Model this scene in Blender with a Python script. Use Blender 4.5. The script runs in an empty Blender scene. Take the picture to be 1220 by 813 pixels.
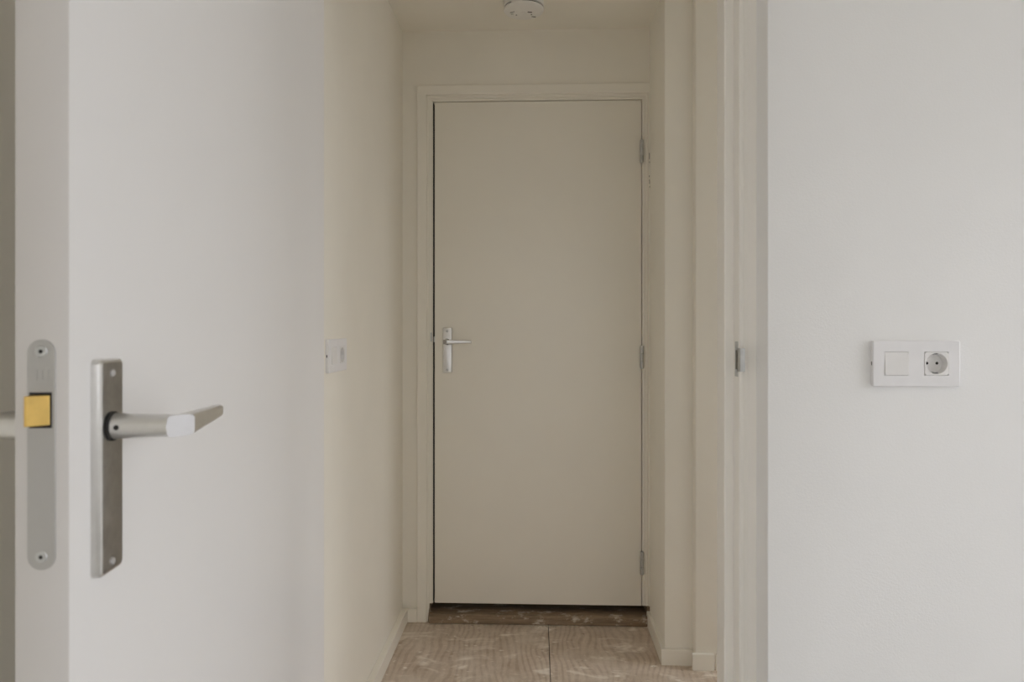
import bpy, bmesh, math, random
from mathutils import Vector, Matrix
random.seed(4)
S = bpy.context.scene
C = S.collection
PI = math.pi

# ------------------------------------------------------------------ camera
cd = bpy.data.cameras.new('camera')
cam = bpy.data.objects.new('camera', cd)
C.objects.link(cam)
cam.location = (0, 0, 1.185)
cam.rotation_euler = (PI / 2, 0, math.atan(30 / 813))
cd.sensor_width = 36
cd.lens = 813 / 1220 * 36
cd.shift_y = -15.5 / 1220
cd.clip_start = 0.02
cd.dof.use_dof = True
cd.dof.focus_distance = 1.9
cd.dof.aperture_fstop = 9
S.camera = cam

# ------------------------------------------------------------------ daylight
w = bpy.data.worlds.new('sky')
S.world = w
w.use_nodes = True
bg = w.node_tree.nodes['Background']
# plain overcast sky: luminance (1 + 2 sin h) / 3 above the horizon, dull ground below
nt = w.node_tree
gx = nt.nodes.new('ShaderNodeTexCoord')
sx = nt.nodes.new('ShaderNodeSeparateXYZ')
nt.links.new(gx.outputs['Generated'], sx.inputs[0])
rp = nt.nodes.new('ShaderNodeMapRange')
rp.inputs[1].default_value, rp.inputs[2].default_value = 0.0, 1.0
rp.inputs[3].default_value, rp.inputs[4].default_value = 1 / 3, 1.0
nt.links.new(sx.outputs['Z'], rp.inputs[0])
gr = nt.nodes.new('ShaderNodeMath')
gr.operation = 'GREATER_THAN'
gr.inputs[1].default_value = 0.0
nt.links.new(sx.outputs['Z'], gr.inputs[0])
mxs = nt.nodes.new('ShaderNodeMix')
mxs.inputs[2].default_value = 0.16
nt.links.new(gr.outputs[0], mxs.inputs[0])
nt.links.new(rp.outputs[0], mxs.inputs[3])
cm = nt.nodes.new('ShaderNodeMath')
cm.operation = 'MULTIPLY'
cm.inputs[1].default_value = 12.6
nt.links.new(mxs.outputs[0], cm.inputs[0])
nt.links.new(cm.outputs[0], bg.inputs[1])
bg.inputs[0].default_value = (0.955, 0.963, 1.0, 1)
WIN_R = (-0.64, 1.10, 0.05, 2.35)      # y0, y1, z0, z1 of the window in the right-hand wall
WIN_B = (0.2, 0.9, 1.2, 2.1)         # x0, x1, z0, z1 of the window in the rear wall
FILL_H = (1.95, 2.35, 0.7, 2.3)       # y0, y1, z0, z1 of an added, unseen hall-end opening that lets in fill daylight
RX, RY = 3.2, -2.4                   # right wall and rear wall of the room


def portal(name, loc, rot, sx, sy):
    l = bpy.data.lights.new(name, 'AREA')
    l.shape = 'RECTANGLE'
    l.size, l.size_y = sx, sy
    l.cycles.is_portal = True
    o = bpy.data.objects.new(name, l)
    o.location, o.rotation_euler = loc, rot
    C.objects.link(o)


portal('sky_portal_side', (RX + 0.13, (WIN_R[0] + WIN_R[1]) / 2, (WIN_R[2] + WIN_R[3]) / 2),
       (0, PI / 2, 0), WIN_R[3] - WIN_R[2], WIN_R[1] - WIN_R[0])
portal('sky_portal_rear', ((WIN_B[0] + WIN_B[1]) / 2, RY - 0.13, (WIN_B[2] + WIN_B[3]) / 2),
       (PI / 2, 0, 0), WIN_B[1] - WIN_B[0], WIN_B[3] - WIN_B[2])
portal('sky_portal_hall', (2.2 + 0.13, (FILL_H[0] + FILL_H[1]) / 2, (FILL_H[2] + FILL_H[3]) / 2),
       (0, PI / 2, 0), FILL_H[3] - FILL_H[2], FILL_H[1] - FILL_H[0])
S.view_settings.view_transform = 'Standard'
S.view_settings.look = 'None'
S.view_settings.gamma = 1
S.view_settings.use_curve_mapping = False
S.view_settings.exposure = 0.0
S.cycles.max_bounces = 24
S.cycles.diffuse_bounces = 16
S.cycles.use_denoising = True


# ------------------------------------------------------------------ materials
class N:
    def __init__(s, name):
        s.m = bpy.data.materials.new(name)
        s.m.use_nodes = True
        s.t = s.m.node_tree
        s.b = s.t.nodes['Principled BSDF']
        s.co = s('ShaderNodeTexCoord').outputs['Object']

    def __call__(s, kind, **kw):
        n = s.t.nodes.new(kind)
        for k, v in kw.items():
            if hasattr(n, k):
                setattr(n, k, v)
            else:
                n.inputs[k].default_value = v
        return n

    def link(s, a, b):
        s.t.links.new(a, b)

    def mapped(s, scale, rot=(0, 0, 0)):
        mp = s('ShaderNodeMapping')
        mp.inputs['Scale'].default_value = scale
        mp.inputs['Rotation'].default_value = rot
        s.link(s.co, mp.inputs['Vector'])
        return mp.outputs[0]

    def noise(s, scale, detail=3, rough=0.5, vec=None, dist=0.0):
        n = s('ShaderNodeTexNoise')
        n.inputs['Scale'].default_value = scale
        n.inputs['Detail'].default_value = detail
        n.inputs['Roughness'].default_value = rough
        n.inputs['Distortion'].default_value = dist
        s.link(vec or s.co, n.inputs['Vector'])
        return n.outputs['Fac']

    def ramp(s, fac, stops):
        r = s('ShaderNodeValToRGB')
        e = r.color_ramp.elements
        while len(e) < len(stops):
            e.new(0.5)
        for q, (p, c) in zip(e, stops):
            q.position = p
            q.color = (*c, 1) if len(c) == 3 else c
        s.link(fac, r.inputs[0])
        return r.outputs[0]

    def mix(s, fac, a, b, mode='MIX'):
        n = s('ShaderNodeMix', data_type='RGBA', blend_type=mode)
        for v, i in ((fac, 0), (a, 6), (b, 7)):
            if isinstance(v, (int, float)):
                n.inputs[i].default_value = v
            elif isinstance(v, tuple):
                n.inputs[i].default_value = (*v, 1)
            else:
                s.link(v, n.inputs[i])
        return n.outputs[2]

    def bump(s, h, strength, dist=0.001):
        n = s('ShaderNodeBump')
        n.inputs['Strength'].default_value = strength
        n.inputs['Distance'].default_value = dist
        s.link(h, n.inputs['Height'])
        s.link(n.outputs[0], s.b.inputs['Normal'])


def paint(name, col, rough=0.5, bump=0.15, scale=220, mottling=0.02, brush=None):
    n = N(name)
    a = n.noise(3.0, 4, 0.6)
    c = n.ramp(a, [(0.3, tuple(v * (1 - mottling) for v in col)), (0.7, tuple(min(1, v * (1 + mottling)) for v in col))])
    n.link(c, n.b.inputs['Base Color'])
    n.b.inputs['Roughness'].default_value = rough
    v = n.mapped(brush) if brush else None
    n.bump(n.noise(scale, 3, 0.55, v), bump)
    return n.m


def metal(name, col, rough, brush=(1, 1, 1), smudge=0.15):
    n = N(name)
    n.b.inputs['Metallic'].default_value = 1
    a = n.noise(60, 5, 0.6)
    n.link(n.ramp(a, [(0.35, tuple(v * (1 - smudge) for v in col)), (0.7, col)]), n.b.inputs['Base Color'])
    r = n('ShaderNodeMapRange')
    n.link(a, r.inputs[0])
    r.inputs[3].default_value = rough * 0.8
    r.inputs[4].default_value = rough * 1.25
    n.link(r.outputs[0], n.b.inputs['Roughness'])
    n.bump(n.noise(500, 2, 0.5, n.mapped(brush)), 0.08, 0.0005)
    return n.m


def plain(name, col, rough=0.5):
    n = N(name)
    v = n.noise(40, 3)
    n.link(n.ramp(v, [(0.3, tuple(c * 0.97 for c in col)), (0.7, col)]), n.b.inputs['Base Color'])
    n.b.inputs['Roughness'].default_value = rough
    return n.m


M = {}
M['room_wall'] = paint('room_wall_paint', (0.83, 0.83, 0.83), 0.7, 0.25, 260, 0.012)
M['hall_wall'] = paint('hall_wall_paint', (0.835, 0.808, 0.738), 0.7, 0.2, 240, 0.02)
M['ceiling'] = paint('ceiling_paint', (0.835, 0.808, 0.738), 0.8, 0.25, 200, 0.02)
M['near_leaf'] = paint('white_satin_paint', (0.735, 0.725, 0.718), 0.38, 0.05, 160, 0.01, (1, 1, 0.25))
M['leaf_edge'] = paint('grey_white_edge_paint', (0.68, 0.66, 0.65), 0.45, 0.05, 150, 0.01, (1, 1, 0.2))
M['screed'] = paint('pale_floor_screed', (0.46, 0.45, 0.435), 0.8, 0.3, 90, 0.05)
M['frame'] = paint('frame_gloss_paint', (0.87, 0.845, 0.80), 0.4, 0.06, 150, 0.012, (1, 1, 0.1))
M['far_leaf'] = paint('cream_door_paint', (0.835, 0.808, 0.738), 0.4, 0.06, 160, 0.01)
M['far_frame'] = paint('cream_frame_paint', (0.835, 0.808, 0.738), 0.42, 0.08, 150, 0.015)
M['alu'] = metal('brushed_aluminium', (0.62, 0.61, 0.59), 0.34, (1, 1, 0.04), 0.22)
M['alu_lever'] = metal('satin_aluminium', (0.72, 0.71, 0.69), 0.36, (1, 1, 1), 0.06)
M['alu_bright'] = metal('bright_cut_aluminium', (0.60, 0.595, 0.60), 0.6, (1, 1, 1), 0.02)
M['alu_dark'] = metal('darkened_brushed_aluminium', (0.43, 0.42, 0.405), 0.36, (1, 1, 0.04), 0.25)  # metal colour lowered to paint in the handle plate's dark reflection
M['steel'] = metal('zinc_steel', (0.62, 0.63, 0.63), 0.45, (1, 1, 0.3), 0.15)
M['grey_plate'] = metal('lacquered_steel', (0.55, 0.545, 0.535), 0.55, (1, 1, 0.2), 0.06)
M['brass'] = metal('brass', (0.90, 0.62, 0.20), 0.38, (1, 1, 0.1), 0.12)
M['strike_shade'] = plain('strike_hole_shade', (0.16, 0.145, 0.12), 0.6)  # dark tone painted as the shade inside the strike plate's hole
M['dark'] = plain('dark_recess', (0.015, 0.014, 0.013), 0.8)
M['plastic'] = plain('white_plastic', (0.82, 0.815, 0.83), 0.35)
M['plastic_warm'] = plain('white_insert_plastic', (0.80, 0.79, 0.785), 0.4)
M['detector'] = plain('detector_plastic', (0.80, 0.79, 0.765), 0.45)
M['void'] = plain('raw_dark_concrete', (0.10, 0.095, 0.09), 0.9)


def plywood():
    n = N('stained_plywood')
    wv = n('ShaderNodeTexWave', wave_type='BANDS', bands_direction='X')
    wv.inputs['Scale'].default_value = 13
    wv.inputs['Distortion'].default_value = 26
    wv.inputs['Detail'].default_value = 2.0
    wv.inputs['Detail Scale'].default_value = 0.28
    wv.inputs['Detail Roughness'].default_value = 0.5
    n.link(n.mapped((1.0, 0.6, 1)), wv.inputs['Vector'])
    grain = n.ramp(wv.outputs['Fac'], [(0.10, (0.54, 0.445, 0.36)), (0.6, (0.655, 0.56, 0.465))])
    big = n.noise(5.5, 5, 0.65)
    grain = n.mix(n.ramp(big, [(0.42, (0, 0, 0)), (0.62, (0.85, 0.85, 0.85))]), grain, (0.68, 0.60, 0.515))
    st = n.ramp(n.noise(7, 6, 0.7), [(0.32, (0.78, 0.73, 0.68)), (0.58, (1, 1, 1))])
    grain = n.mix(1.0, grain, st, 'MULTIPLY')
    fine = n.ramp(n.noise(120, 4, 0.7, n.mapped((1, 0.25, 1))), [(0.3, (0.86, 0.85, 0.84)), (0.7, (1, 1, 1))])
    grain = n.mix(0.8, grain, fine, 'MULTIPLY')
    # plaster smears, paint flecks and dark specks
    sm = n.noise(11, 4, 0.6, n.mapped((0.6, 1.3, 1), (0, 0, 0.2)), 0.8)
    grain = n.mix(n.ramp(sm, [(0.55, (0, 0, 0)), (0.68, (0.65, 0.65, 0.65))]), grain, (0.90, 0.85, 0.77))
    fl = n.noise(34, 2, 0.5, n.mapped((0.6, 1.2, 1)))
    grain = n.mix(n.ramp(fl, [(0.65, (0, 0, 0)), (0.74, (0.7, 0.7, 0.7))]), grain, (0.92, 0.88, 0.82))
    sp = n.noise(33, 2, 0.5, n.mapped((1, 1, 1), (0, 0, 1.0)))
    grain = n.mix(n.ramp(sp, [(0.25, (0.6, 0.6, 0.6)), (0.28, (0, 0, 0))]), grain, (0.25, 0.19, 0.14))
    n.link(grain, n.b.inputs['Base Color'])
    n.b.inputs['Roughness'].default_value = 0.75
    n.bump(wv.outputs['Fac'], 0.15)
    return n.m


def old_wood():
    n = N('dirty_sill_wood')
    g = n.noise(30, 6, 0.7, n.mapped((0.12, 1, 1.6)))
    c = n.ramp(g, [(0.3, (0.15, 0.105, 0.068)), (0.7, (0.36, 0.265, 0.175))])
    s2 = n.noise(22, 5, 0.7, n.mapped((0.5, 1, 1)))
    c = n.mix(n.ramp(s2, [(0.56, (0, 0, 0)), (0.66, (0.8, 0.8, 0.8))]), c, (0.66, 0.60, 0.50))
    n.link(c, n.b.inputs['Base Color'])
    n.b.inputs['Roughness'].default_value = 0.85
    n.bump(g, 0.5, 0.003)
    return n.m


M['plywood'] = plywood()
M['sill'] = old_wood()
M['crumb'] = plain('plaster_crumb', (0.62, 0.56, 0.46), 0.9)


# ------------------------------------------------------------------ mesh helpers
def obj(name, bm, mat, parent=None, smooth=False, loc=None):
    bmesh.ops.recalc_face_normals(bm, faces=bm.faces)
    me = bpy.data.meshes.new(name)
    bm.to_mesh(me)
    bm.free()
    for m in (mat if isinstance(mat, (list, tuple)) else [mat]):
        me.materials.append(M[m])
    if smooth:
        for p in me.polygons:
            p.use_smooth = True
        me.set_sharp_from_angle(angle=math.radians(35))
    o = bpy.data.objects.new(name, me)
    if loc:
        o.location = loc
    C.objects.link(o)
    if parent:
        o.parent = parent
    return o


def box(bm, lo, hi, bevel=0.0, seg=2):
    r = bmesh.ops.create_cube(bm, size=1.0)
    vs = r['verts']
    for v in vs:
        v.co = Vector([(lo[i] + hi[i]) / 2 + v.co[i] * (hi[i] - lo[i]) for i in range(3)])
    if bevel:
        es = list({e for v in vs for e in v.link_edges})
        bmesh.ops.bevel(bm, geom=es, offset=bevel, segments=seg, affect='EDGES', profile=0.5)
    return bm


def loft(bm, rings, cap=True, mat=0):
    vr = [[bm.verts.new(p) for p in r] for r in rings]
    n = len(vr[0])
    for a, b in zip(vr, vr[1:]):
        for i in range(n):
            f = bm.faces.new((a[i], a[(i + 1) % n], b[(i + 1) % n], b[i]))
            f.material_index = mat
    if cap:
        bm.faces.new(vr[0])
        bm.faces.new(vr[-1])
    return bm


def prism_z(bm, poly, z0, z1):
    return loft(bm, [[(x, y, z0) for x, y in poly], [(x, y, z1) for x, y in poly]])


def circle(r, n=28):
    return [(r * math.cos(2 * PI * i / n), r * math.sin(2 * PI * i / n)) for i in range(n)]


def rrect(w, h, r, k=5):
    pts = []
    for cx, cy, a0 in ((w / 2 - r, h / 2 - r, 0), (-w / 2 + r, h / 2 - r, PI / 2),
                       (-w / 2 + r, -h / 2 + r, PI), (w / 2 - r, -h / 2 + r, 1.5 * PI)):
        for i in range(k + 1):
            a = a0 + PI / 2 * i / k
            pts.append((cx + r * math.cos(a), cy + r * math.sin(a)))
    return pts


def put(o, label=None, cat=None, group=None, kind=None):
    if label:
        o['label'] = label
    if cat:
        o['category'] = cat
    if group:
        o['group'] = group
    if kind:
        o['kind'] = kind
    return o


def struct(name, bm, mat, label=None, parent=None, smooth=False, loc=None):
    o = obj(name, bm, mat, parent, smooth, loc)
    if not parent:
        put(o, label, None, None, 'structure')
    return o


def boxes(*bs, bevel=0.0):
    bm = bmesh.new()
    for lo, hi in bs:
        box(bm, lo, hi, bevel)
    return bm


def boolean(ba, bb, op):
    objs = []
    for b in (ba, bb):
        bmesh.ops.recalc_face_normals(b, faces=b.faces)
        me = bpy.data.meshes.new('t')
        b.to_mesh(me)
        b.free()
        o = bpy.data.objects.new('t', me)
        C.objects.link(o)
        objs.append(o)
    md = objs[0].modifiers.new('b', 'BOOLEAN')
    md.operation, md.object, md.solver = op, objs[1], 'EXACT'
    dg = bpy.context.evaluated_depsgraph_get()
    out = bmesh.new()
    out.from_object(objs[0], dg)
    for o in objs:
        me = o.data
        bpy.data.objects.remove(o)
        bpy.data.meshes.remove(me)
    return out


# ------------------------------------------------------------------ room shell
CZ = 2.385            # hall ceiling
RZ = 2.6              # room ceiling
LX = -0.72            # room's left wall
HX = 2.2             # closed end of the hall on the right
BY = 2.745            # face of the hall's end wall
T = 0.12

# room: left wall, right wall with a window opening, rear wall with a window opening
struct('wall_left', boxes(((LX - T, RY - T, 0), (LX, 1.345, RZ))), 'hall_wall', 'narrow strip of shaded room wall behind the open near door')
y0, y1, z0, z1 = WIN_R
struct('wall_right', boxes(((RX, RY - T, 0), (RX + T, y0, RZ)), ((RX, y1, 0), (RX + T, 1.52, RZ)),
                           ((RX, y0, 0), (RX + T, y1, z0)), ((RX, y0, z1), (RX + T, y1, RZ))), 'room_wall',
       'white side wall of the room with a window opening')
x0, x1, z0, z1 = WIN_B
struct('wall_rear', boxes(((LX, RY - T, 0), (x0, RY, RZ)), ((x1, RY - T, 0), (RX, RY, RZ)),
                          ((x0, RY - T, 0), (x1, RY, z0)), ((x0, RY - T, z1), (x1, RY, RZ))), 'room_wall',
       'white rear wall of the room with a window opening')
# window frames
y0, y1, z0, z1 = WIN_R
ym = (y0 + y1) / 2
struct('window_1', boxes(((RX + .03, y0, z0), (RX + .09, y0 + .06, z1)), ((RX + .03, y1 - .06, z0), (RX + .09, y1, z1)),
                         ((RX + .03, y0 + .06, z0), (RX + .09, y1 - .06, z0 + .06)), ((RX + .03, y0 + .06, z1 - .06), (RX + .09, y1 - .06, z1)),
                         ((RX + .03, ym - .03, z0 + .06), (RX + .09, ym + .03, z1 - .06))), 'frame', 'white window frame in the room side wall')
x0, x1, z0, z1 = WIN_B
struct('window_2', boxes(((x0, RY - .09, z0), (x0 + .06, RY - .03, z1)), ((x1 - .06, RY - .09, z0), (x1, RY - .03, z1)),
                         ((x0 + .06, RY - .09, z0), (x1 - .06, RY - .03, z0 + .06)), ((x0 + .06, RY - .09, z1 - .06), (x1 - .06, RY - .03, z1))),
       'frame', 'white window frame in the room rear wall')

# partition between room and hall, with the doorway
RV = 0.4475           # plaster reveal, right
LV = -0.525           # plaster reveal, left
bm = boxes(((RV, 1.345, 0), (RX, 1.52, RZ)), bevel=0)
bm2 = bmesh.new()
box(bm2, (RV, 1.345, 0), (RX, 1.52, RZ))
bm.free()
es = [e for e in bm2.edges if all(abs(v.co.x - RV) < 1e-5 and abs(v.co.y - 1.345) < 1e-5 for v in e.verts)]
bmesh.ops.bevel(bm2, geom=es, offset=0.003, segments=3, affect='EDGES', profile=0.5)
bm2 = boolean(bm2, boxes(((0.665, 1.30, 1.092), (0.788, 1.385, 1.142))), 'DIFFERENCE')
struct('wall_front', bm2, 'room_wall', 'smooth white plastered room wall holding the switch and socket plate', smooth=True)
struct('wall_front_left', boxes(((LX - T, 1.345, 0), (LV, 1.52, RZ))), 'room_wall', 'short white wall strip behind the near door hinges')
struct('wall_lintel', boxes(((LV, 1.345, 2.13), (RV, 1.52, RZ))), 'room_wall', 'white wall above the near doorway')
struct('ceiling_room', boxes(((LX - T, RY - T, RZ), (RX + T, 1.52, RZ + .1))), 'ceiling', 'white ceiling of the near room')

# hall
struct('wall_hall_left', boolean(boxes(((-0.545 - T, 1.52, 0), (-0.545, BY, CZ))), boxes(((-0.585, 1.7575, 1.087), (-0.50, 1.8805, 1.137))), 'DIFFERENCE'), 'hall_wall', 'cream hall wall carrying the second switch plate')
bm = bmesh.new()
box(bm, (-0.545 - T, BY, 0), (-0.45, BY + .12, CZ))
box(bm, (-0.45, BY, 2.12), (0.449, BY + .12, CZ))
struct('wall_back', bm, 'hall_wall', 'cream end wall around the closed far door')
bm = bmesh.new()
prism_z(bm, [(0.449, 2.426), (0.5475, 2.426), (0.5475, BY + .12), (0.449, BY + .12)], 0, CZ)
es = [e for e in bm.edges if all(abs(v.co.y - 2.426) < 1e-4 and v.co.x < .46 for v in e.verts)]
bmesh.ops.bevel(bm, geom=es, offset=0.004, segments=3, affect='EDGES', profile=0.5)
struct('wall_pier', bm, 'hall_wall', 'cream wall pier beside the hinges of the far door', smooth=True)
bm = bmesh.new()
box(bm, (0.5475, 2.39, 0), (HX, 2.52, CZ))
es = [e for e in bm.edges if all(abs(v.co.y - 2.39) < 1e-4 and v.co.x < .56 for v in e.verts)]
bmesh.ops.bevel(bm, geom=es, offset=0.006, segments=3, affect='EDGES', profile=0.5)
struct('wall_hall_right', bm, 'hall_wall', 'cream hall wall face beyond the pier', smooth=True)
y0, y1, z0, z1 = FILL_H
struct('wall_hall_end', boxes(((HX, 1.52, 0), (HX + T, y0, CZ)), ((HX, y1, 0), (HX + T, 2.52, CZ)), ((HX, y0, 0), (HX + T, y1, z0)), ((HX, y0, z1), (HX + T, y1, CZ))),
       'hall_wall', 'cream end wall of the hall with an added opening for fill daylight')
struct('ceiling', boxes(((-0.545 - T, 1.52, CZ), (HX + T, BY + .12, CZ + .1))), 'ceiling', 'cream hall ceiling carrying the round smoke detector')
# unlit space behind the far door
struct('wall_void', boxes(((-0.6, 3.3, 0), (0.6, 3.4, 2.3)), ((-0.6, BY + .12, 0), (-0.5, 3.3, 2.3)),
                          ((0.5, BY + .12, 0), (0.6, 3.3, 2.3)), ((-0.6, BY + .12, 2.3), (0.6, 3.4, 2.4))), 'void', 'dark space behind the far door')

# floor: slab with sheets of plywood on it
fl = struct('floor', boxes(((LX - T, RY - T, -0.15), (RX + T, 3.4, -0.018))), 'void', 'raw plywood floor of the room and hall')
SEAM = 0.0445
sheets = [((-0.545, 1.45), (SEAM - .0012, 2.86)), ((SEAM + .0012, 1.45), (HX, 2.86))]
struct('floor_room', boxes(((LX, RY, -0.018), (RX, 1.4488, 0.0))), 'screed', 'pale grey floor of the near room, below the view')
for (xa, ya), (xb, yb) in sheets:
    xm, ym = (xa + xb) / 2, (ya + yb) / 2
    bm = bmesh.new()
    box(bm, (xa - xm, ya - ym, -0.018), (xb - xm, yb - ym, 0.0), 0.001, 1)
    obj('plywood_sheet', bm, 'plywood', fl, loc=(xm, ym, 0))

# baseboards
bm = bmesh.new()
box(bm, (-0.545, 1.52, 0), (-0.521, 2.733, 0.055), 0.002)
struct('baseboard_left', bm, 'far_frame', 'low cream baseboard along the hall left wall')
bm = bmesh.new()
box(bm, (-0.5209, 2.7275, 0), (-0.4842, BY, 0.054), 0.0012)
struct('baseboard_back', bm, 'far_frame', 'short cream baseboard block beside the far door frame')
bm = bmesh.new()
prism_z(bm, [(0.4365, 2.4135), (0.545, 2.4135), (0.545, 2.426), (0.449, 2.426), (0.449, 2.742), (0.4365, 2.742)], 0, 0.055)
bmesh.ops.bevel(bm, geom=[e for e in bm.edges if min(v.co.z for v in e.verts) > .05], offset=0.0022, segments=2, affect='EDGES', profile=0.5)
struct('baseboard_right', bm, 'far_frame', 'cream baseboard wrapping the pier by the far door')
bm = bmesh.new()
box(bm, (0.5365, 2.377, 0), (0.6115, 2.39, 0.058), 0.002)
struct('baseboard_far_right', bm, 'far_frame', 'short cream baseboard piece ending at a dark joint')
bm = bmesh.new()
box(bm, (0.6165, 2.3825, 0), (HX, 2.39, 0.058), 0.002)
struct('baseboard_hall', bm, 'far_frame', 'cream baseboard continuing behind the near door frame')

# ------------------------------------------------------------------ near door frame
def near_jamb(bm, sgn, reb, rev, dp=0.0195):
    st = reb - dp
    p = [(rev, 1.411), (reb + .021, 1.419), (reb + .0175, 1.4215), (reb + .010, 1.4215), (reb + .008, 1.4195), (reb + .0025, 1.4195), (reb, 1.422),
         (reb, 1.4600), (st + .0025, 1.4600), (st, 1.4625), (st, 1.518), (st + .002, 1.52), (rev, 1.52)]
    prism_z(bm, [(sgn * x, y) for x, y in p], 0.0, 2.13)


bm = bmesh.new()
near_jamb(bm, 1, 0.4155, RV)
near_jamb(bm, -1, 0.4945, -LV, 0.012)
p = [(1.411, 2.13), (1.4195, 2.10), (1.4195, 2.082), (1.46, 2.082), (1.46, 2.0625), (1.52, 2.0625), (1.52, 2.13)]
loft(bm, [[(-0.4885, y, z) for y, z in p], [(0.4155, y, z) for y, z in p]])
trim1 = struct('trim_1', bm, 'frame', 'cream painted moulded frame of the near doorway', smooth=True)
# strike plate on the rebate face
bm = boxes(((0.4143, 1.4270, 1.084), (0.4157, 1.4475, 1.157)), bevel=0.0004)
sp = obj('strike_plate', bm, 'steel', trim1)
put(sp, 'grey steel strike plate with a curved lip')
obj('latch_hole', boxes(((0.4139, 1.4310, 1.099), (0.4146, 1.4420, 1.139)), bevel=0.0002), 'strike_shade', sp)
bm = bmesh.new()
arc = [(0.4143, 1.4300), (0.4143, 1.4170), (0.4152, 1.4135), (0.4180, 1.4120), (0.4245, 1.4115)]
ins = [(0.4257 if i == 4 else x + (0.0008 if i < 3 else 0.0), y + (0.0 if i < 2 else 0.0016)) for i, (x, y) in enumerate(arc)]
pl = arc + [(0.4245, 1.4131), (0.4182, 1.4137), (0.4164, 1.4147), (0.4157, 1.4173), (0.4157, 1.4300)]
prism_z(bm, pl, 1.0955, 1.1435)
obj('strike_lip', bm, 'steel', sp, smooth=True)

# ------------------------------------------------------------------ near door leaf, standing open
LEAF_ANG = math.radians(90 + 5.69)
LL, LT = 0.910, 0.040
bm = bmesh.new()
box(bm, (0, 0, 0.045), (LL, LT, 2.06), 0.0012, 2)
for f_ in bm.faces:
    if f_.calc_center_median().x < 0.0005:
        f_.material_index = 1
door1 = struct('door_1', bm, ['near_leaf', 'leaf_edge'], 'near white door standing open with brass latch and aluminium lever', smooth=True)
door1.location = (-0.3549, 0.5053, 0)
door1.rotation_euler = (0, 0, LEAF_ANG)


def side(front):
    if front:
        return lambda s, n, z: (s, -n, z)
    return lambda s, n, z: (s, LT + n, z)


def escutcheon(front, parent, sc=0.0472, w_=0.0365, zc=1.0712, h=0.176, t=0.008, face='alu_dark', f=None):
    f = f or side(front)
    rings = []
    for n, ins_ in ((0.0, 0), (t - 0.0022, 0), (t - 0.0006, 0.0010), (t, 0.0026)):
        rings.append([f(sc + a, n, zc + b) for a, b in rrect(w_ - 2 * ins_, h - 2 * ins_, 0.0045 - ins_ * .5, 5)])
    bm = bmesh.new()
    loft(bm, rings)
    for q in bm.faces:
        if len(q.verts) > 8:
            q.material_index = 1
    e = obj('escutcheon', bm, ['alu_lever', face], parent, smooth=True)
    for dz in (0.0765, -0.0795):
        bm = bmesh.new()
        k = 20
        rim = [[f(sc + r * a, n, zc + dz + r * b) for a, b in circle(1, k)] for r, n in
               ((0.0048, t), (0.0046, t + .0004), (0.0036, t + .0004), (0.0032, t + .0001))]
        loft(bm, rim, cap=False)
        obj('screw_recess', bm, 'alu_dark', e, smooth=True)
        bm = bmesh.new()
        loft(bm, [[f(sc + r * a, n, zc + dz + r * b) for a, b in circle(1, k)] for r, n in ((0.0030, t + .0001), (0.0024, t + .0009))])
        bm2 = bmesh.new()
        bm.free()
        loft(bm2, [[f(sc + r * a, n, zc + dz + r * b) for a, b in circle(1, k)] for r, n in ((0.0031, t), (0.0026, t + .0008))])
        obj('screw', bm2, 'alu_bright', e, smooth=True)
    return e


def lever(front, parent, s0=0.0455, zc=1.104, t=0.008, f=None):
    f = f or side(front)
    # dark collar
    bm = bmesh.new()
    loft(bm, [[f(s0 + r * a, n, zc + r * b) for a, b in circle(1, 32)] for r, n in ((0.0122, t), (0.0122, t + .0020), (0.0110, t + .0032))])
    out = []
    co = obj('collar', bm, 'dark', parent, smooth=True)
    # neck and grip, both cut by one slanting plane that leaves the bright facet
    bm = bmesh.new()
    loft(bm, [[(s0 + r * a, n, zc + r * b) for a, b in circle(1, 32)] for r, n in
              ((0.0105, t + .002), (0.0107, t + .005), (0.0102, .025), (0.0093, .045), (0.0090, .058), (0.0090, .068))])
    secs = []
    for i in range(9):
        u = i / 8
        s = s0 - 0.010 + u * 0.114
        no = 0.0725 - 0.0105 * max(0, (u - .1) / .9)
        th = 0.0165 - 0.0055 * u
        hh = 0.0180 - 0.0065 * u
        k = 1.0 if i < 8 else 0.86
        secs.append([(s, no - th / 2 + a * k, zc + b * k) for a, b in rrect(th, hh, 0.0034, 4)])
    secs.insert(8, [(x - .0015, y, z) for (x, y, z) in [(secs[8][j][0], secs[8][j][1] + (secs[7][j][1] - secs[7][0][1]) * 0, secs[8][j][2]) for j in range(len(secs[8]))]])
    secs[8] = [(secs[9][0][0] - 0.0015, 0.062 - 0.0055 + a, zc + b) for a, b in rrect(0.0110, 0.0115, 0.0034, 4)]
    bmg = bmesh.new()
    loft(bmg, secs)
    nrm = Vector((-0.70, 0.714, 0)).normalized()
    pt = Vector((s0 - 0.0100, 0.0545, zc))
    bm = boolean(bm, bmg, 'UNION')
    r = bmesh.ops.bisect_plane(bm, geom=bm.verts[:] + bm.edges[:] + bm.faces[:], dist=1e-6, plane_co=pt, plane_no=nrm, clear_outer=True)
    ce = [g for g in r['geom_cut'] if isinstance(g, bmesh.types.BMEdge)]
    for q in bmesh.ops.edgeloop_fill(bm, edges=ce)['faces']:
        q.material_index = 1
    for v in bm.verts:
        v.co = Vector(f(*v.co))
    h = obj('door_handle', bm, ['alu_lever', 'alu_bright'], parent, smooth=True)
    # grub screw hole on the side of the neck that faces the door edge
    bm = bmesh.new()
    ra = math.radians(205)
    loft(bm, [[f(s0 - d, t + .0088 + r * a, zc + r * b) for a, b in circle(1, 16)] for r, d in ((0.0022, 0.0090), (0.0021, 0.0109))])
    obj('grub_screw', bm, 'dark', h)
    return h


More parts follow.
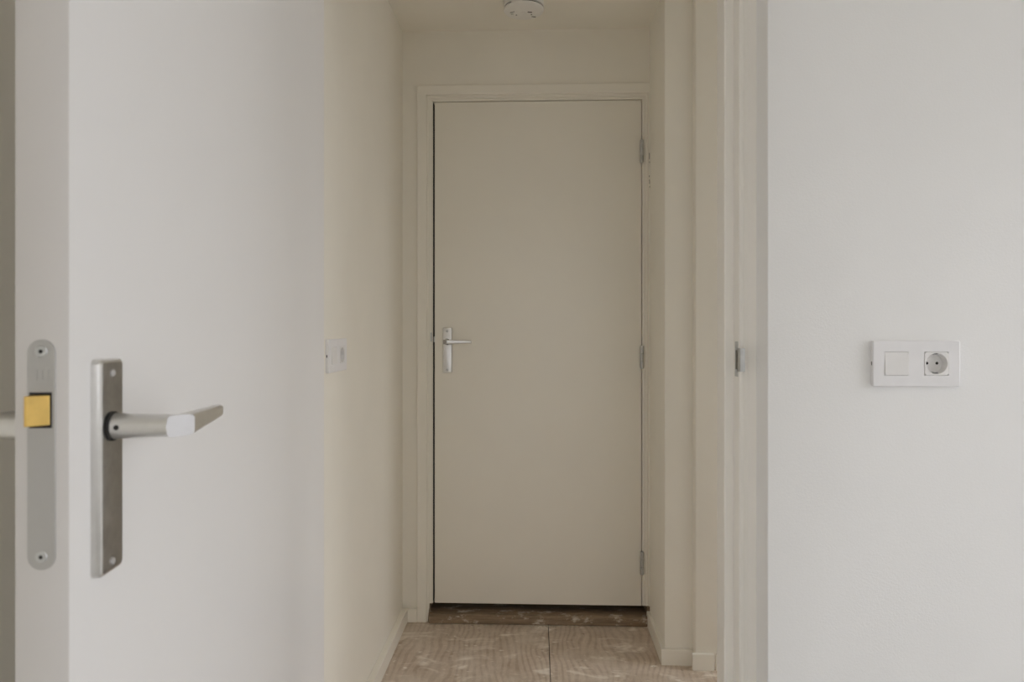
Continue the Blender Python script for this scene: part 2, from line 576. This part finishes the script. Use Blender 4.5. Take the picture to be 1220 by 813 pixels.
for fr in (True, False):
    e = escutcheon(fr, door1)
    lever(fr, door1)

# forend of the mortice lock in the door edge
bm = bmesh.new()
zc, hh, ww = 1.0890, 0.1745, 0.0204
st = rrect(ww, hh, ww / 2 - 1e-4, 8)
loft(bm, [[(-d, LT / 2 + a * k, zc + b * (1 if k == 1 else .999)) for a, b in st] for d, k in ((-0.0005, 1), (0.0007, 1), (0.0010, 0.97))])
fo = obj('lock_plate', bm, 'grey_plate', door1, smooth=True)
put(fo, 'rounded grey steel lock faceplate')
for z in (1.1673, 1.0117):
    bm = bmesh.new()
    loft(bm, [[(-d, LT / 2 + r * a, z + r * b) for a, b in circle(1, 20)] for d, r in ((0.0009, 0.0046), (0.0015, 0.0042), (0.0016, 0.0036))])
    obj('screw', bm, 'steel', fo, smooth=True)
    bm = bmesh.new()
    loft(bm, [[(-d, LT / 2 + r * a, z + r * b) for a, b in circle(1, 6)] for d, r in ((0.0014, 0.0017), (0.0018, 0.0016))])
    obj('screw_socket', bm, 'dark', fo)
# faint stamp blocks on the plate
bm = bmesh.new()
for i in range(3):
    box(bm, (-0.00125, 0.0145 + i * .0042, 1.1460), (-0.0008, 0.0178 + i * .0042, 1.1535))
obj('stamp', bm, 'grey_plate', fo)
zl = 1.1228
obj('latch_slot', boxes(((-0.00125, 0.0122, zl - .0135), (-0.0005, 0.0286, zl + .0135))), 'dark', fo)
bm = bmesh.new()
wd = [(0.0, 0.0135), (-0.0015, 0.0135), (-0.0105, 0.0243), (-0.0108, 0.0262), (-0.0098, 0.0272), (0.0, 0.0272)]
loft(bm, [[(x, y, zl - .0113) for x, y in wd], [(x, y, zl + .0113) for x, y in wd]])
es = [e for e in bm.edges]
bmesh.ops.bevel(bm, geom=es, offset=0.0004, segments=1, affect='EDGES')
put(obj('latch_bolt', bm, 'brass', fo), 'bevelled brass latch bolt')
# hinges at the far edge of the leaf
for z in (0.25, 1.05, 1.85):
    bm = bmesh.new()
    loft(bm, [[(LL + .003 + .0065 * a, LT + 0.0045 + .0065 * b, zz) for a, b in circle(1, 16)] for zz in (z - .045, z + .045)])
    obj('hinge', bm, 'steel', door1, smooth=True)

# ------------------------------------------------------------------ far door and its frame
XL, XR = -0.4202, 0.4178          # frame inner edges
ZT = 2.0985
prof = [(0.0, 2.86), (0.0, 2.742), (0.002, 2.7395), (0.0045, 2.7395), (0.006, 2.7365), (0.0085, 2.7355), (0.0095, 2.7385), (0.012, 2.7385), (0.0135, 2.7345),
        (0.0200, 2.7345), (0.0215, 2.7375), (0.0245, 2.7375), (0.0265, 2.7330), (0.0275, 2.7325), (0.062, 2.7325), (0.0638, 2.7345), (0.0638, BY + .002)]
bm = bmesh.new()
rings = []
for u, y in prof:
    zb = 0.0 if u > 0.0155 else 0.0745
    rings.append([(XL - u, y, zb), (XL - u, y, ZT + u), (min(XR + u, 0.4489), y, ZT + u), (min(XR + u, 0.4489), y, 0.0775)])
vr = [[bm.verts.new(p) for p in r] for r in rings]
for a, b in zip(vr, vr[1:]):
    for i in range(3):
        try:
            bm.faces.new((a[i], a[i + 1], b[i + 1], b[i]))
        except ValueError:
            pass
# close the underside of the inner part, and the plinth side facing the sill
box(bm, (XL - 0.0155, 2.742, 0.0745), (XL, 2.86, 0.0765))
box(bm, (XR, 2.742, 0.0775), (0.4489, 2.86, 0.0795))
trim2 = struct('trim_2', bm, 'far_frame', 'cream painted stepped frame around the closed far door')
re_ = obj('raw_jamb_end', boxes(((-0.4362, 2.7350, 0.0), (-0.4340, 2.86, 0.0745)), ((0.4385, 2.7420, 0.0), (0.449, 2.86, 0.0775))), 'sill', trim2)
put(re_, 'bare dirty wood ends of the frame')
obj('gap_shade', boxes(((XL - .0005, 2.7425, 0.08), (XL + .0014, 2.782, ZT - .002))), 'dark', trim2)  # dark strip on the jamb that colours in the shade of the door gap
# stop bead behind the leaf
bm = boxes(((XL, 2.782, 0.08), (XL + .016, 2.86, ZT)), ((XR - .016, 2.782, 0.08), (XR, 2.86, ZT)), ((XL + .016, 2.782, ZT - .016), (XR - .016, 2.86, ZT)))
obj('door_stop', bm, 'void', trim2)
# strike keeper and paint cracks
obj('strike_plate', boxes(((-0.4290, 2.7305, 1.130), (-0.4245, 2.7400, 1.1665)), bevel=.0006), 'steel', trim2)
bm = bmesh.new()
for x, za, zb in ((0.4455, 1.882, 1.857), (0.4462, 1.848, 1.842), (0.4450, 1.792, 1.785), (0.4458, 1.776, 1.758), (0.4465, 1.750, 1.744)):
    box(bm, (x, 2.7318, zb), (x + .0016, 2.7330, za))
pc = obj('paint_crack', bm, 'dark', trim2)
put(pc, 'dark cracks in the paint')

bm = bmesh.new()
DX0, DX1, DZ0, DZ1 = -0.4130, 0.4148, 0.0765, 2.0945
box(bm, (DX0, 2.737, DZ0), (DX1, 2.777, DZ1), 0.0015, 2)
door2 = struct('door_2', bm, 'far_leaf', 'closed plain cream far door at the end of the hall', smooth=True)
ff = lambda s, n, z: (s, 2.737 - n, z)
e2 = escutcheon(True, door2, sc=-0.3613, w_=0.0370, zc=1.0955, h=0.1815, t=0.008, face='alu_lever', f=ff)
lever(True, door2, s0=-0.3625, zc=1.130, t=0.008, f=ff)
# lock edge visible in the gap
obj('latch_bolt', boxes(((-0.4185, 2.745, 1.128), (-0.4131, 2.757, 1.150)), bevel=.0005), 'steel', door2)
for zc_, hx in ((1.8890, 0.4162), (1.0690, 0.4172), (0.2490, 0.4180)):
    bm = bmesh.new()
    r = 0.0075
    for k in range(3):
        za, zb = zc_ - .044 + k * .0296, zc_ - .044 + k * .0296 + .0286
        loft(bm, [[(hx - .0008 + rr * a, 2.7310 + rr * b, zz) for a, b in circle(1, 16)] for zz, rr in
                  ((za, r * .9), (za + .001, r), (zb - .001, r), (zb, r * .9))])
    for za, sg in ((zc_ + .0445, 1), (zc_ - .0445, -1)):
        loft(bm, [[(hx - .0008 + rr * a, 2.7310 + rr * b, za + sg * d) for a, b in circle(1, 12)] for d, rr in ((-.002, .0055), (.001, .0055), (.0025, .0035))])
    obj('hinge', bm, 'steel', door2, smooth=True)

# sill under the far door
bm = bmesh.new()
nx = 60
p = []
for i in range(nx + 1):
    x = -0.4338 + (0.4383 + 0.4338) * i / nx
    j = lambda a: random.uniform(-a, a)
    p.append([(x, 2.7240, 0.0), (x, 2.7235, 0.0035 + j(.0012)), (x, 2.7182 + j(.0012), 0.0045 + j(.0012)), (x, 2.7180 + j(.0012), 0.020 + j(.002)), (x, 2.7200 + j(.0015), 0.033 + j(.001)), (x, 2.7240 + j(.002), 0.0375 + j(.001)),
              (x, 2.750, 0.0385 + j(.001)), (x, 2.86, 0.0385), (x, 2.86, 0.0)])
loft(bm, p)
struct('trim_3', bm, 'sill', 'dirty unpainted wooden sill under the closed far door')

# ------------------------------------------------------------------ crumbs
bm = bmesh.new()
for i in range(170):
    if i < 110:
        x = random.gauss(-0.02, 0.17)
        y = 2.712 - abs(random.gauss(0, 0.006))
    else:
        x = random.uniform(-0.42, 0.43)
        y = 2.710 - abs(random.gauss(0, 0.05))
    if not -0.43 < x < 0.43:
        continue
    r = random.uniform(0.0007, 0.0024)
    g = bmesh.ops.create_icosphere(bm, subdivisions=1, radius=r)
    for v in g['verts']:
        v.co = Vector((x + v.co.x * random.uniform(.8, 2.0), y + v.co.y * random.uniform(.7, 1.3), r * .55 + v.co.z * .6))
put(obj('plaster_crumbs', bm, 'crumb'), 'pale plaster crumbs scattered along the sill of the far door', 'crumbs', None, 'stuff')


# ------------------------------------------------------------------ switch and socket plates
def wall_plate(name, label, loc, rotz):
    """plate in local x-z, front facing local -y, origin at the middle of its back"""
    root = bpy.data.objects.new(name, None)
    C.objects.link(root)
    root.location, root.rotation_euler = loc, (0, 0, rotz)
    put(root, label, 'switch', 'white double switch and socket plates')
    W_, H_, T_ = 0.1635, 0.0880, 0.0100
    a, b = 0.0228, 0.0228 + 0.0455
    hz = 0.0455 / 2
    bm = bmesh.new()
    R = lambda i, y, r: [(x, y, z) for x, z in rrect(W_ - 2 * i, H_ - 2 * i, r, 4)]
    loft(bm, [R(0.001, 0, .0022), R(0.0, -0.003, .0025), R(0.0, -T_ + .0015, .0025), R(0.0005, -T_ + .0004, .0022), R(0.0015, -T_, .0016)], cap=False)
    rim = [v for v in bm.verts if abs(v.co.y + T_) < 1e-6]
    xs = [-W_ / 2 + 0.0215, -W_ / 2 + 0.0670, W_ / 2 - 0.0670, W_ / 2 - 0.0215]
    # front face with two square openings, cut from strips that butt together
    X0, X1, Z0, Z1 = -W_ / 2 + .0015, W_ / 2 - .0015, -H_ / 2 + .0015, H_ / 2 - .0015
    def quad(xa, xb, za, zb, y):
        bm.faces.new([bm.verts.new(q) for q in ((xa, y, za), (xb, y, za), (xb, y, zb), (xa, y, zb))])
    quad(X0, X1, hz, Z1, -T_)
    quad(X0, X1, Z0, -hz, -T_)
    for xa, xb in ((X0, xs[0]), (xs[1], xs[2]), (xs[3], X1)):
        quad(xa, xb, -hz, hz, -T_)
    for xa, xb in ((xs[0], xs[1]), (xs[2], xs[3])):
        y = -T_ + .005
        for q in (((xa, -T_, -hz), (xa, y, -hz), (xa, y, hz), (xa, -T_, hz)), ((xb, -T_, -hz), (xb, y, -hz), (xb, y, hz), (xb, -T_, hz)),
                  ((xa, -T_, -hz), (xb, -T_, -hz), (xb, y, -hz), (xa, y, -hz)), ((xa, -T_, hz), (xb, -T_, hz), (xb, y, hz), (xa, y, hz))):
            bm.faces.new([bm.verts.new(c) for c in q])
    obj('plate', bm, 'plastic', root, smooth=True)
    # side release notch
    obj('release_notch', boxes(((-W_ / 2 - .0003, -.0052, -.0035), (-W_ / 2 + .002, -.0030, .0035))), 'dark', root)
    g = 0.0005
    # rocker, pressed at the top
    bm = bmesh.new()
    xa, xb = xs[0] + g, xs[1] - .0002
    yb_, yt_ = -T_ - .0016, -T_ + .0004
    poly = [(-T_ + .0052, -hz + g), (yb_, -hz + g), (yb_ + .0002, -hz + .006), (yt_, hz - g), (-T_ + .0052, hz - g)]
    loft(bm, [[(xa, y, z) for y, z in poly], [(xb, y - .0006, z) for y, z in poly]])
    bmesh.ops.bevel(bm, geom=bm.edges[:], offset=.0006, segments=2, affect='EDGES')
    obj('rocker', bm, 'plastic_warm', root, smooth=True)
    # socket insert
    bm = bmesh.new()
    xa, xb = xs[2] + g, xs[3] - g
    xm, hs = (xa + xb) / 2, (xb - xa) / 2
    n = 48
    sq, ci = [], []
    for i in range(n):
        an = 2 * PI * (i + .5) / n
        c_, s_ = math.cos(an), math.sin(an)
        k = hs / max(abs(c_), abs(s_))
        sq.append((c_ * k, s_ * k))
        ci.append((c_, s_))
    yf = -T_ - .0006
    rr = 0.0197
    loft(bm, [[(xm + x, -T_ + .005, z) for x, z in sq], [(xm + x, yf + .0004, z) for x, z in sq], [(xm + x * .985, yf, z * .985) for x, z in sq],
              [(xm + x * (rr + .0008), yf, z * (rr + .0008)) for x, z in ci], [(xm + x * rr, yf + .0008, z * rr) for x, z in ci],
              [(xm + x * rr * .97, yf + .0165, z * rr * .97) for x, z in ci]], cap=False)
    bm.faces.new([bm.verts.new((xm + x * rr * .97, yf + .0165, z * rr * .97)) for x, z in ci])
    si = obj('socket_insert', bm, 'plastic_warm', root, smooth=True)
    yd = yf + .0165
    for dx in (-.0095, .0095):
        bm = bmesh.new()
        loft(bm, [[(xm + dx + r * x, y, r * z) for x, z in circle(1, 16)] for r, y in ((.0027, yd + .0005), (.0027, yd - .0003))])
        obj('pin_hole', bm, 'dark', si)
    for sg in (-1, 1):
        obj('earth_clip', boxes(((xm - .0035, yd - .011, sg * .0178 - .0012), (xm + .0035, yd, sg * .0178 + .0012)), bevel=.0004), 'steel', si)
        obj('clip_recess', boxes(((xm - .0050, yd - .0125, sg * .0190 - .0009), (xm + .0050, yd - .0002, sg * .0190 + .0009))), 'dark', si)
    return root


wall_plate('switch_socket_plate', 'white double switch and socket plate on the bright wall beside the near doorway', (0.7264, 1.345, 1.1168), 0)
wall_plate('switch_socket_plate', 'white double plate on the hall left wall, close to the near door hinges', (-0.545, 1.8190, 1.1120), PI / 2)

# ------------------------------------------------------------------ smoke detector
root = bpy.data.objects.new('smoke_detector', None)
C.objects.link(root)
root.location = (-0.049, 2.505, CZ)
put(root, 'round white smoke detector on the hall ceiling', 'smoke detector')


def lathe(bm, pr, n=48):
    return loft(bm, [[(r * c, r * s, z) for c, s in circle(1, n)] for r, z in pr])


bm = bmesh.new()
lathe(bm, [(0.070, 0), (0.0735, -0.002), (0.0745, -0.022), (0.0735, -0.0245), (0.060, -0.0245)])
obj('base', bm, 'detector', root, smooth=True)
bm = bmesh.new()
lathe(bm, [(0.0665, -0.0235), (0.0665, -0.0315)])
obj('vent', bm, 'dark', root, smooth=True)
for ac in (-110, 10, 130):
    bm = bmesh.new()
    a0, a1 = math.radians(ac - 17), math.radians(ac + 17)
    out = [(math.cos(a0 + (a1 - a0) * k / 12) * .0735, math.sin(a0 + (a1 - a0) * k / 12) * .0735) for k in range(13)]
    inn = [(x * .83, y * .83) for x, y in reversed(out)]
    prism_z(bm, out + inn, -0.0315, -0.0240)
    obj('rib', bm, 'detector', root, smooth=True)
bm = bmesh.new()
lathe(bm, [(0.060, -0.0305), (0.0728, -0.0305), (0.0738, -0.0320), (0.0725, -0.0350), (0.068, -0.0375), (0.060, -0.0395), (0.040, -0.0408), (0.001, -0.0412)])
cv = obj('cover', bm, 'detector', root, smooth=True)
bm = bmesh.new()
lathe(bm, [(0.016, -0.0400), (0.016, -0.0422), (0.014, -0.0430), (0.001, -0.0432)], 32)
bmesh.ops.translate(bm, vec=(-.006, .012, 0), verts=bm.verts)
obj('test_button', bm, 'detector', cv, smooth=True)
for k, (dx, dy, w_, h_, an) in enumerate(((-.042, -.004, .018, .003, -.5), (-.043, .012, .010, .0025, 0), (.036, .038, .015, .006, .3), (.022, -.002, .016, .006, .2), (.028, .018, .005, .005, 0), (-.028, .020, .004, .006, 0))):
    bm = bmesh.new()
    box(bm, (-w_ / 2, -h_ / 2, -.0008), (w_ / 2, h_ / 2, .003))
    r2 = math.hypot(dx, dy)
    zz = -0.0410 + max(0, (r2 - .040)) * 0.09
    bmesh.ops.transform(bm, matrix=Matrix.Translation((dx, dy, zz + .0002)) @ Matrix.Rotation(an, 4, 'Z'), verts=bm.verts)
    obj('sounder_slot', bm, 'void', cv)
